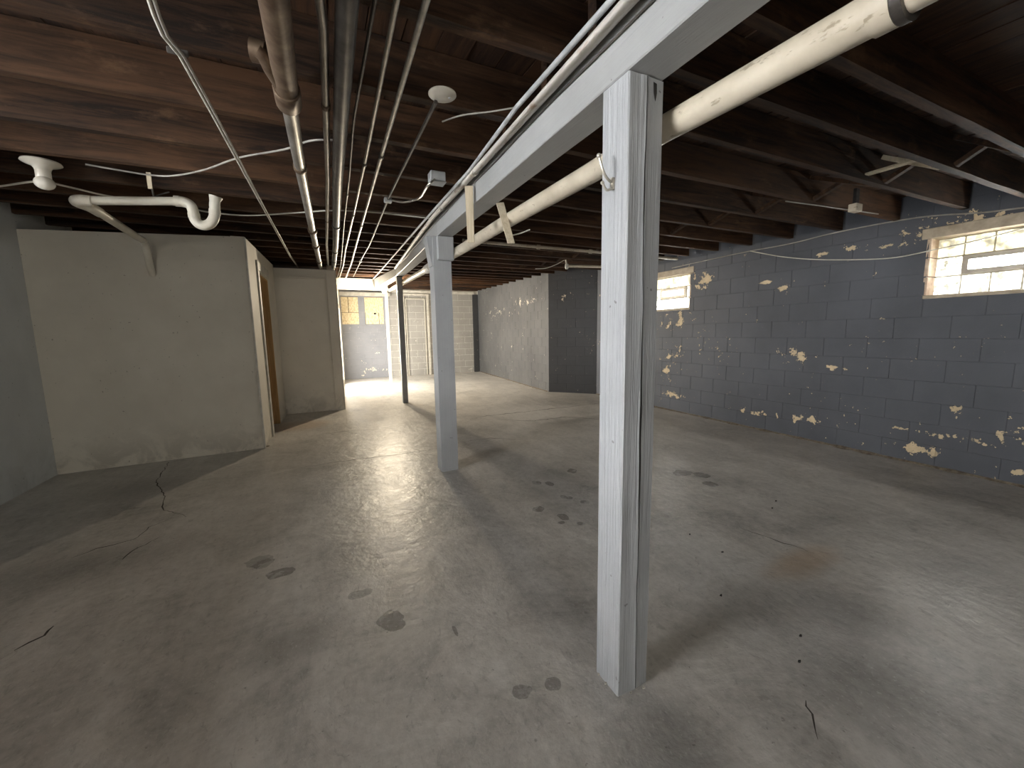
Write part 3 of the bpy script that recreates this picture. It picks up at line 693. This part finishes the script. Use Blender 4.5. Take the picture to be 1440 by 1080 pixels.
# h: cable stapled across the left joists
Ph = [ce(x, y, .04) for x, y in [(213, 0), (220, 22), (232, 50), (246, 67), (255, 78), (300, 160), (375, 300), (408, 360), (420, 377)]]
Ph = ext(Ph, -1.0); Ph[0].x = Ph[1].x - .05; ch = empty('cable'); tag(ch, 'pair of pale cables stapled across the joists over the closet corner', 'cable')
for s in (-1, 1): obj('cable_strand', tube([p + Vector((.0065 * s, 0, 0)) for p in Ph], .0055, 8), M_WIRE if s < 0 else M_WIREGREY, ch, smooth=True)
obj('clip', box(-.03, .03, -.004, .004, -.012, .008, bev=.002), M_WIREDARK, ch, loc=ce(250, 72, .03))

# drain pipe right of the beam
Pd = [pl(x, y, 0, X) for x, y, X in [(1256, 4, 1.11), (935, 181, 1.11), (830, 244, 1.118), (720, 307, 1.14), (650, 350, 1.19), (625, 364.5, 1.205), (605, 376, 1.22), (565, 399, 1.49), (548, 408, 1.60)]]
b0 = Pd[0] + (Pd[0] - Pd[1]).normalized() * 2.2
dp = empty('drain_pipe'); tag(dp, 'long thick cream drain pipe slung just right of the beam', 'pipe')
obj('pipe_section', tube(Pd[:7], .043, 20), M_DRAIN, dp, smooth=True)
obj('pipe_section', tube([b0, Pd[0] + (Pd[0] - Pd[1]).normalized() * .01], .036, 18), M_DRAIN, dp, smooth=True)
obj('pipe_section', tube(Pd[6:], .040, 16), M_DRAIN, dp, smooth=True)
dn = (Pd[1] - Pd[0]).normalized()
obj('coupling', tube([Pd[0] - dn * .03, Pd[0] - dn * .012], .049, 20), M_DARKPIPE, dp, smooth=True)
obj('hub', tube([Pd[0] - dn * .010, Pd[0] + dn * .03], .0475, 20), M_DRAIN, dp, smooth=True)
dm = (Pd[7] - Pd[6]).normalized()
obj('wrapped_joint', roughen(tube([Pd[6] - dm * .05, Pd[6], Pd[6] + dm * .22, Pd[6] + dm * .35], [.046, .056, .056, .046], 16), .006, 14), M_RUSTWHITE, dp, smooth=True)
# lath strips
s1t, s1b = pl(661, 258, 0, .912), pl(658, 344, 0, .912)
def strip(name, a, b, w, th, wd, label):
    t = (b - a).normalized(); wv = Vector(wd); wv = (wv - t * wv.dot(t)).normalized(); n = t.cross(wv)
    c = [a - wv * w / 2, a + wv * w / 2, a + wv * w / 2 + n * th, a - wv * w / 2 + n * th]; d = [p + (b - a) for p in c]
    d[0] += wv * w * .15; d[3] += wv * w * .15
    bm = hexa([d[0], d[1], d[2], d[3], c[0], c[1], c[2], c[3]]); bevel(bm, .0015)
    return tag(obj(name, bm, M_LATH), label, 'lath')
bx = beam_x(2.5)
ta = pl(662, 259, 0, .905); tb = pl(659, 343, 0, .905); tb.y = ta.y = (ta.y + tb.y) / 2
strip('lath_strip', ta, tb, .052, .008, (1, -.35, 0), 'raw wood lath nailed upright to the left face of the beam')
ta = pl(703, 286, 0, bx + BWD + .012); tb = pl(718, 343, 0, 1.045)
strip('lath_strip', ta, tb, .05, .008, (1, -.35, 0), 'raw wood lath slanting from the beam down against the cream drain pipe')
wa, wb_ = pl(720, 331, 0, 1.09), pl(745, 323, 0, 1.20)
tag(obj('wire_stub', tube([wa, (wa + wb_) / 2 + Vector((0, 0, -.004)), wb_], .004, 8), M_WIRE, smooth=True), 'short stiff white wire end poking out under the cream drain pipe', 'wire')

# pipe across the right bays
X0, X1 = ce(716, 345, .045), ce(1020, 361, .045)
Px = [ce(640, 338, .045), X0, ce(760, 348, .045), ce(840, 354, .045), ce(935, 357, .045), Vector((4.95, ce(990, 359, .045).y, 2.37))]
Px[0] = Vector((1.55, X0.y, X0.z)); xp = empty('cross_pipe'); tag(xp, 'cream pipe with clamp crossing the joist bays toward the slate wall', 'pipe')
for p in Px: p.y = X0.y; p.z = zj(X0.y) - .035
obj('pipe_section', tube(Px, .020, 12), M_DRAIN, xp, smooth=True)
for xx in (2.55, 3.35): obj('clamp', tube([Vector((xx - .02, X0.y, Px[0].z)), Vector((xx + .02, X0.y, Px[0].z))], .028, 12), M_DRAIN, xp, smooth=True)
vy = 5.55; v0 = pl(797, 374, 1, vy); vp = empty('gas_pipe'); tag(vp, 'short cream pipe with a valve hanging in front of the charcoal wall', 'pipe')
Vz = v0.z
obj('pipe_section', tube([Vector((v0.x, vy, Vz)), Vector((4.9, vy, Vz + .04))], .022, 12), M_DRAIN, vp, smooth=True)
obj('riser', tube([Vector((v0.x, vy, Vz + .02)), Vector((v0.x - .02, vy, zj(vy) - .002))], .014, 10), M_DRAIN, vp, smooth=True)
obj('valve', tube([Vector((v0.x, vy, Vz - .05)), Vector((v0.x, vy, Vz - .02)), Vector((v0.x, vy, Vz + .03))], [.02, .032, .026], 10), M_OLDWHITE, vp, smooth=True)
wv = [pl(x, y, 1, vy) for x, y in [(753, 378), (768, 377), (782, 372), (793, 366)]]
tag(obj('wire_stub', tube(smooth_path(wv), .006, 8), M_WIRE, smooth=True), 'curved white wire end beside the valve of the short cream pipe', 'wire')

# ------------------------------------------------------------------ left: lampholder, trap, cables
lp = ce(58, 227, .0); lh = empty('lampholder', Vector((lp.x, lp.y, zj(lp.y)))); tag(lh, 'white porcelain lampholder with a flared base hanging above the closet', 'lampholder')
obj('flange', lathe([(0, 0), (.085, -.002), (.088, -.010), (.075, -.018), (.045, -.03), (.036, -.045), (.036, -.05), (0, -.05)], 28), M_PORC, lh, smooth=True)
obj('socket', lathe([(0, -.045), (.034, -.05), (.034, -.10), (.03, -.105), (0, -.105)], 24), M_PORC, lh, smooth=True)
bm = bmesh.new(); bmesh.ops.create_uvsphere(bm, u_segments=20, v_segments=14, radius=.046)
for v in bm.verts: v.co.z *= .82
obj('globe', bm, M_PORC, lh, loc=(0.004, -.01, -.125), smooth=True)
# trap
tz = .14
E0 = ce(108, 281, tz); yt = E0.y + .02; E1 = pl(250, 283, 1, yt)
U1 = pl(270, 292, 1, yt); U2 = pl(286, 317, 1, yt); U3 = pl(301, 300, 1, yt); U4 = pl(302, 279, 1, yt)
W0 = pl(202, 339, 1, 5.10); W1_ = pl(213, 384, 1, 5.40)
tp = empty('sink_drain'); tag(tp, 'white plastic sink drain with a trap hung above the closet wall', 'pipe')
r = .031
D1 = pl(140, 299, 1, E0.y + .22)
obj('drain_arm', tube([E0 + Vector((.03, 0, 0)), E1], r * .92, 16), M_PVC, tp, smooth=True)
obj('elbow', tube(smooth_path([E0 + Vector((.075, 0, 0)), E0 + Vector((.02, 0, 0)), E0 + Vector((-.015, .03, -.004)), D1 + (E0 - D1) * .45, D1], 6), r * 1.12, 16), M_PVC, tp, smooth=True)
obj('drain_run', tube([D1, W0], r * .95, 16), M_PVC, tp, smooth=True)
obj('coupling', tube([W0 + (D1 - W0).normalized() * .05, W0], r * 1.15, 16), M_PVC, tp, smooth=True)
obj('wall_bend', tube(smooth_path([W0, pl(205, 346, 1, 5.16), pl(208, 360, 1, 5.24), pl(211, 374, 1, 5.33), W1_ + Vector((0, .03, -.01))], 6), r, 16), M_PVC, tp, smooth=True)
trp = smooth_path([E1 + Vector((-.01, 0, 0))] + [pl(x_, y_, 1, yt) for x_, y_ in [(259, 284), (268, 289), (272, 298), (274, 308), (280, 315), (288, 317), (296, 314), (301, 306), (302, 296), (302, 288)]], 4)
trap = obj('trap_bend', tube(trp, r * 1.12, 16), M_PVC, tp, smooth=True)
def ring(P, i, name='slip_nut', parent=trap):
    t = (P[i + 1] - P[i]).normalized(); return obj(name, tube([P[i] - t * .016, P[i] + t * .016], r * 1.22, 14), M_PVC, parent, smooth=True)
ring(trp, 1); ring(trp, 14); ring(trp, len(trp) - 6)
obj('broken_inlet', roughen(tube([pl(302, 291, 1, yt), pl(302, 283, 1, yt), pl(303, 277, 1, yt)], [r * 1.05, r * 1.08, r * 1.35], 14), .008, 25), M_PVC, tp, smooth=True)
hs = obj('hanger_strap', tube([ce(210, 248, 0), ce(213, 262, .03), E1 + (E0 - E1) * .25 + Vector((0, 0, .03))], .006, 6), M_WIREDARK, tp, smooth=True)
obj('hanger_strap', tube([E1 + (E0 - E1) * .25 + Vector((0, 0, .03)), ce(238, 270, .02)], .005, 6), M_WIREDARK, tp, smooth=True)
tag(obj('tie_strap', box(-.012, .012, -.003, .003, -.05, .05, bev=.001), M_LATH, loc=ce(210, 254, .05)), 'small pale strap hanging above the white sink drain', 'strap')
def cable(pts, c, r, mat, label, name='cable'):
    P = [ce(x, y, k) for (x, y), k in zip(pts, c if isinstance(c, list) else [c] * len(pts))]
    return tag(obj(name, tube(smooth_path(P, 5), r, 8), mat, smooth=True), label, 'cable')
cable([(120, 231), (160, 238), (210, 246), (245, 247), (290, 238), (335, 222), (400, 210), (436, 198), (470, 197)], [.02, .02, .02, .02, .02, .015, .008, .006, .006], .005, M_WIREGREY, 'sagging grey cable strung from the thick waste pipe toward the porcelain lampholder')
cable([(-30, 265), (0, 262), (40, 256), (50, 256)], .09, .006, M_WIRE, 'pale cable running into the porcelain lampholder from the grey-green wall')
cable([(72, 257), (110, 266), (160, 277), (250, 289), (292, 298), (350, 303), (420, 299), (470, 296), (530, 299), (604, 307)], [.09, .08, .06, .05, .05, .03, .008, .007, .007, .007], .006, M_WIRE, 'white cable stretched from the porcelain lampholder to the beam')
cable([(622, 171), (650, 162), (690, 157), (726, 151)], .015, .0035, M_WIREGREY, 'short thin grey wire between the round cover plate and the beam')

# ------------------------------------------------------------------ bulb
bz = pl(540, 409, 1, 9.2); lb = empty('bare_bulb', (bz.x, 9.2, bz.z)); tag(lb, 'bare glowing bulb in a porcelain holder under the beam', 'lamp')
def bulb_mat():
    t = NT('glowing_bulb'); t.out((1, .95, .85), .3); t.b.inputs['Emission Color'].default_value = (1.0, .85, .63, 1); t.b.inputs['Emission Strength'].default_value = L_BULB; return t.m
obj('glass', lathe([(.004, -.052), (.02, -.048), (.031, -.03), (.033, -.012), (.028, .008), (.016, .03), (.013, .04), (0, .041)], 20), bulb_mat(), lb, smooth=True)
bt = 2.392 - bz.z
obj('holder', lathe([(0, .036), (.02, .037), (.024, .06), (.055, bt - .012), (.055, bt), (0, bt)], 20), M_PORC, lb, smooth=True)

# ------------------------------------------------------------------ right: bridging, cables on the slate wall
RJ2 = [y for y in RJ if .3 < y < 6.5]
for k, (ya, yb) in enumerate(zip(RJ2, RJ2[1:])):
    if yb - ya < .25: continue
    o = empty('cross_bridging', (3.6, (ya + yb) / 2, zj(ya)))
    lab = 'dark crossed wood bridging strips between two joists near the slate wall'
    for s in (0, 1):
        z0, z1 = (zj(ya) + .02, zj(yb) + .175) if s == 0 else (zj(ya) + .175, zj(yb) + .02); xx = 3.57 + .05 * s
        a_, b_ = Vector((xx, ya + .052, z0)), Vector((xx, yb - .006, z1))
        n = (b_ - a_).normalized().cross(Vector((1, 0, 0))) * .014
        bm = hexa([a_ - n, a_ - n + Vector((.04, 0, 0)), b_ - n + Vector((.04, 0, 0)), b_ - n, a_ + n, a_ + n + Vector((.04, 0, 0)), b_ + n + Vector((.04, 0, 0)), b_ + n])
        obj('strip', bm, M_JOIST if k != 2 or s else M_LATH, o, loc=-Vector(o.location))
    tag(o, lab, 'bridging', 'cross bridging between the joists')
wc = [pl(x, y, 0, 5.085) for x, y in [(1500, 286), (1440, 292), (1380, 299), (1290, 306), (1180, 326), (1110, 343), (1050, 354), (985, 368), (945, 377)]]
tag(obj('cable', tube(smooth_path(wc, 5), .0065, 8), M_WIREGREY, smooth=True), 'grey cable strung along the top of the slate wall above both windows', 'cable')
wc = [pl(x, y, 0, 5.07) for x, y in [(1055, 353), (1100, 361), (1150, 365), (1210, 365), (1260, 362), (1310, 352), (1370, 339), (1440, 321), (1500, 303)]]
tag(obj('cable', tube(smooth_path(wc, 5), .0055, 8), M_WIRE, smooth=True), 'loose sagging cable hanging across the glass block window', 'cable')
wc = [ce(x, y, .012) for x, y in [(1105, 283), (1150, 289), (1200, 296), (1235, 301)]]
tag(obj('cable', tube(smooth_path(wc, 4), .005, 8), M_WIREGREY, smooth=True), 'short grey cable under the joists near the slate wall', 'cable')
bxp = ce(1203, 289, .02)
sb = empty('junction_box', bxp); tag(sb, 'small cream box on a dark hanger below a joist near the slate wall', 'junction box')
obj('body', box(-.045, .045, -.03, .03, -.05, .01, bev=.004), M_DRAIN, sb); obj('hanger', box(-.025, .025, -.012, .012, .011, .13, bev=.003), M_DARK, sb)
tag(obj('pale_batten', hexa([p for p in [ce(1216, 246, -.03), ce(1216, 246, -.03) + Vector((.05, 0, 0)), ce(1290, 224, -.03) + Vector((.05, 0, 0)), ce(1290, 224, -.03)]] + [p + Vector((0, 0, .012)) for p in [ce(1216, 246, -.03), ce(1216, 246, -.03) + Vector((.05, 0, 0)), ce(1290, 224, -.03) + Vector((.05, 0, 0)), ce(1290, 224, -.03)]]), M_LATH), 'pale wooden batten bridging two joists near the slate wall', 'batten')

# ------------------------------------------------------------------ floor details
def crack(pts, w, jag=.02):
    P = []
    Q = [fl(x, y) for x, y in pts]
    for a_, b_ in zip(Q, Q[1:]):
        n = max(2, int((b_ - a_).length / .03))
        for i in range(n):
            t = i / n; p = a_ + (b_ - a_) * t; P.append(p + Vector((noise.noise(p * 9) * jag + noise.noise(p * 31) * jag * .6, noise.noise(p * 9 + Vector((7, 3, 1))) * jag + noise.noise(p * 31 + Vector((3, 3, 1))) * jag * .6, 0)))
    P.append(Q[-1]); bm = bmesh.new(); pr = None; n = len(P)
    for i, p in enumerate(P):
        d = (P[min(i + 1, n - 1)] - P[max(i - 1, 0)]); d = Vector((-d.y, d.x, 0)).normalized()
        ww = w * (.35 + .65 * math.sin(math.pi * min(1, max(.0, i / (n - 1))))) * (.5 + abs(noise.noise(p * 5)) * 1.6)
        cur = [bm.verts.new(p + d * ww + Vector((0, 0, .0007))), bm.verts.new(p - d * ww + Vector((0, 0, .0007)))]
        if pr: bm.faces.new((pr[0], pr[1], cur[1], cur[0]))
        pr = cur
    return obj('crack', bm, M_CRACK, floor)
crack([(237, 650), (220, 678), (232, 697), (227, 713), (248, 722), (262, 727)], .005)
crack([(245, 727), (210, 742), (190, 758), (150, 768), (100, 785)], .004)
crack([(227, 755), (195, 770), (172, 787)], .005)
crack([(440, 655), (500, 646), (560, 639), (615, 631)], .006)
crack([(440, 612), (500, 605), (560, 602)], .004)
crack([(661, 590), (668, 588), (690, 584), (740, 579), (790, 573), (845, 567)], .010, .03)
crack([(700, 590), (750, 592), (800, 586), (845, 590)], .010, .04)
crack([(646, 622), (690, 616), (725, 618)], .006)
crack([(1040, 742), (1090, 760), (1145, 778)], .003)
crack([(1130, 985), (1140, 1005), (1150, 1040)], .003)
crack([(75, 880), (60, 895), (20, 915)], .007)
# dirt along the foot of the slate wall
def dirt_line(p0, p1, w, label):
    bm = bmesh.new(); pr = None; L_ = (p1 - p0).length; n = int(L_ / .05); d = (p1 - p0).normalized(); nn = Vector((d.y, -d.x, 0))
    for i in range(n + 1):
        p = p0 + (p1 - p0) * (i / n); k = abs(noise.noise(Vector((i * .23, 1, 2)))) + .25; h = .012 * k + .006
        cur = [bm.verts.new(p + Vector((0, 0, h + .006)) - nn * .004), bm.verts.new(p + nn * w * k * .5 + Vector((0, 0, h))), bm.verts.new(p + nn * w * k * 1.5 + Vector((0, 0, .0006)))]
        if pr:
            bm.faces.new((pr[0], pr[1], cur[1], cur[0])); bm.faces.new((pr[1], pr[2], cur[2], cur[1]))
        pr = cur
    return tag(obj('dirt_line', bm, M_DIRT), label, 'dirt', kind='stuff')
dirt_line(Vector((RW0.x - .012, RW0.y, 0)), Vector((RW1.x - .012, RW1.y, 0)), .05, 'crumbly brown dirt along the foot of the slate-blue wall')
dirt_line(Vector((4.86 - .012, 12.8, 0)), Vector((4.47 - .012, 7.6, 0)), .04, 'crumbly dirt along the foot of the mid-grey wall')
def chip(x, y, s, mat, label, name='paint_chip', lift=0):
    q = fl(x, y); bm = bmesh.new(); n = 7
    lo = [bm.verts.new((q.x + math.cos(2 * math.pi * k / n) * s * random.uniform(.5, 1.2), q.y + math.sin(2 * math.pi * k / n) * s * .6 * random.uniform(.5, 1.2), .0006)) for k in range(n)]
    hi = [bm.verts.new(v.co + Vector((0, 0, .004 + random.uniform(0, .003)))) for v in lo]
    bm.faces.new(lo); bm.faces.new(hi)
    for k in range(n): bm.faces.new((lo[k], lo[(k + 1) % n], hi[(k + 1) % n], hi[k]))
    return tag(obj(name, bm, mat), label, 'debris', None)
chip(322, 821, .012, M_OLDWHITE, 'tiny white paint chip on bare concrete beside the water marks')
chip(374, 628, .045, M_DIRT, 'crumbled brown plaster lump at the foot of the closet corner', 'plaster_lump')
for x, y in [(1014, 838), (1126, 895), (1124, 931), (970, 752), (1016, 777), (1086, 715), (1091, 705)]:
    o = chip(x, y, .009, M_DARK, 'small dark speck of grit lying on the bare concrete floor', 'grit_speck'); o['group'] = 'grit specks on the floor'
for x, y in [(842, 949), (905, 968), (852, 962), (887, 975)]:
    o = chip(x, y, .007, M_OLDWHITE, 'tiny paint flake at the foot of the split post', 'paint_flake'); o['group'] = 'paint flakes at the split post'
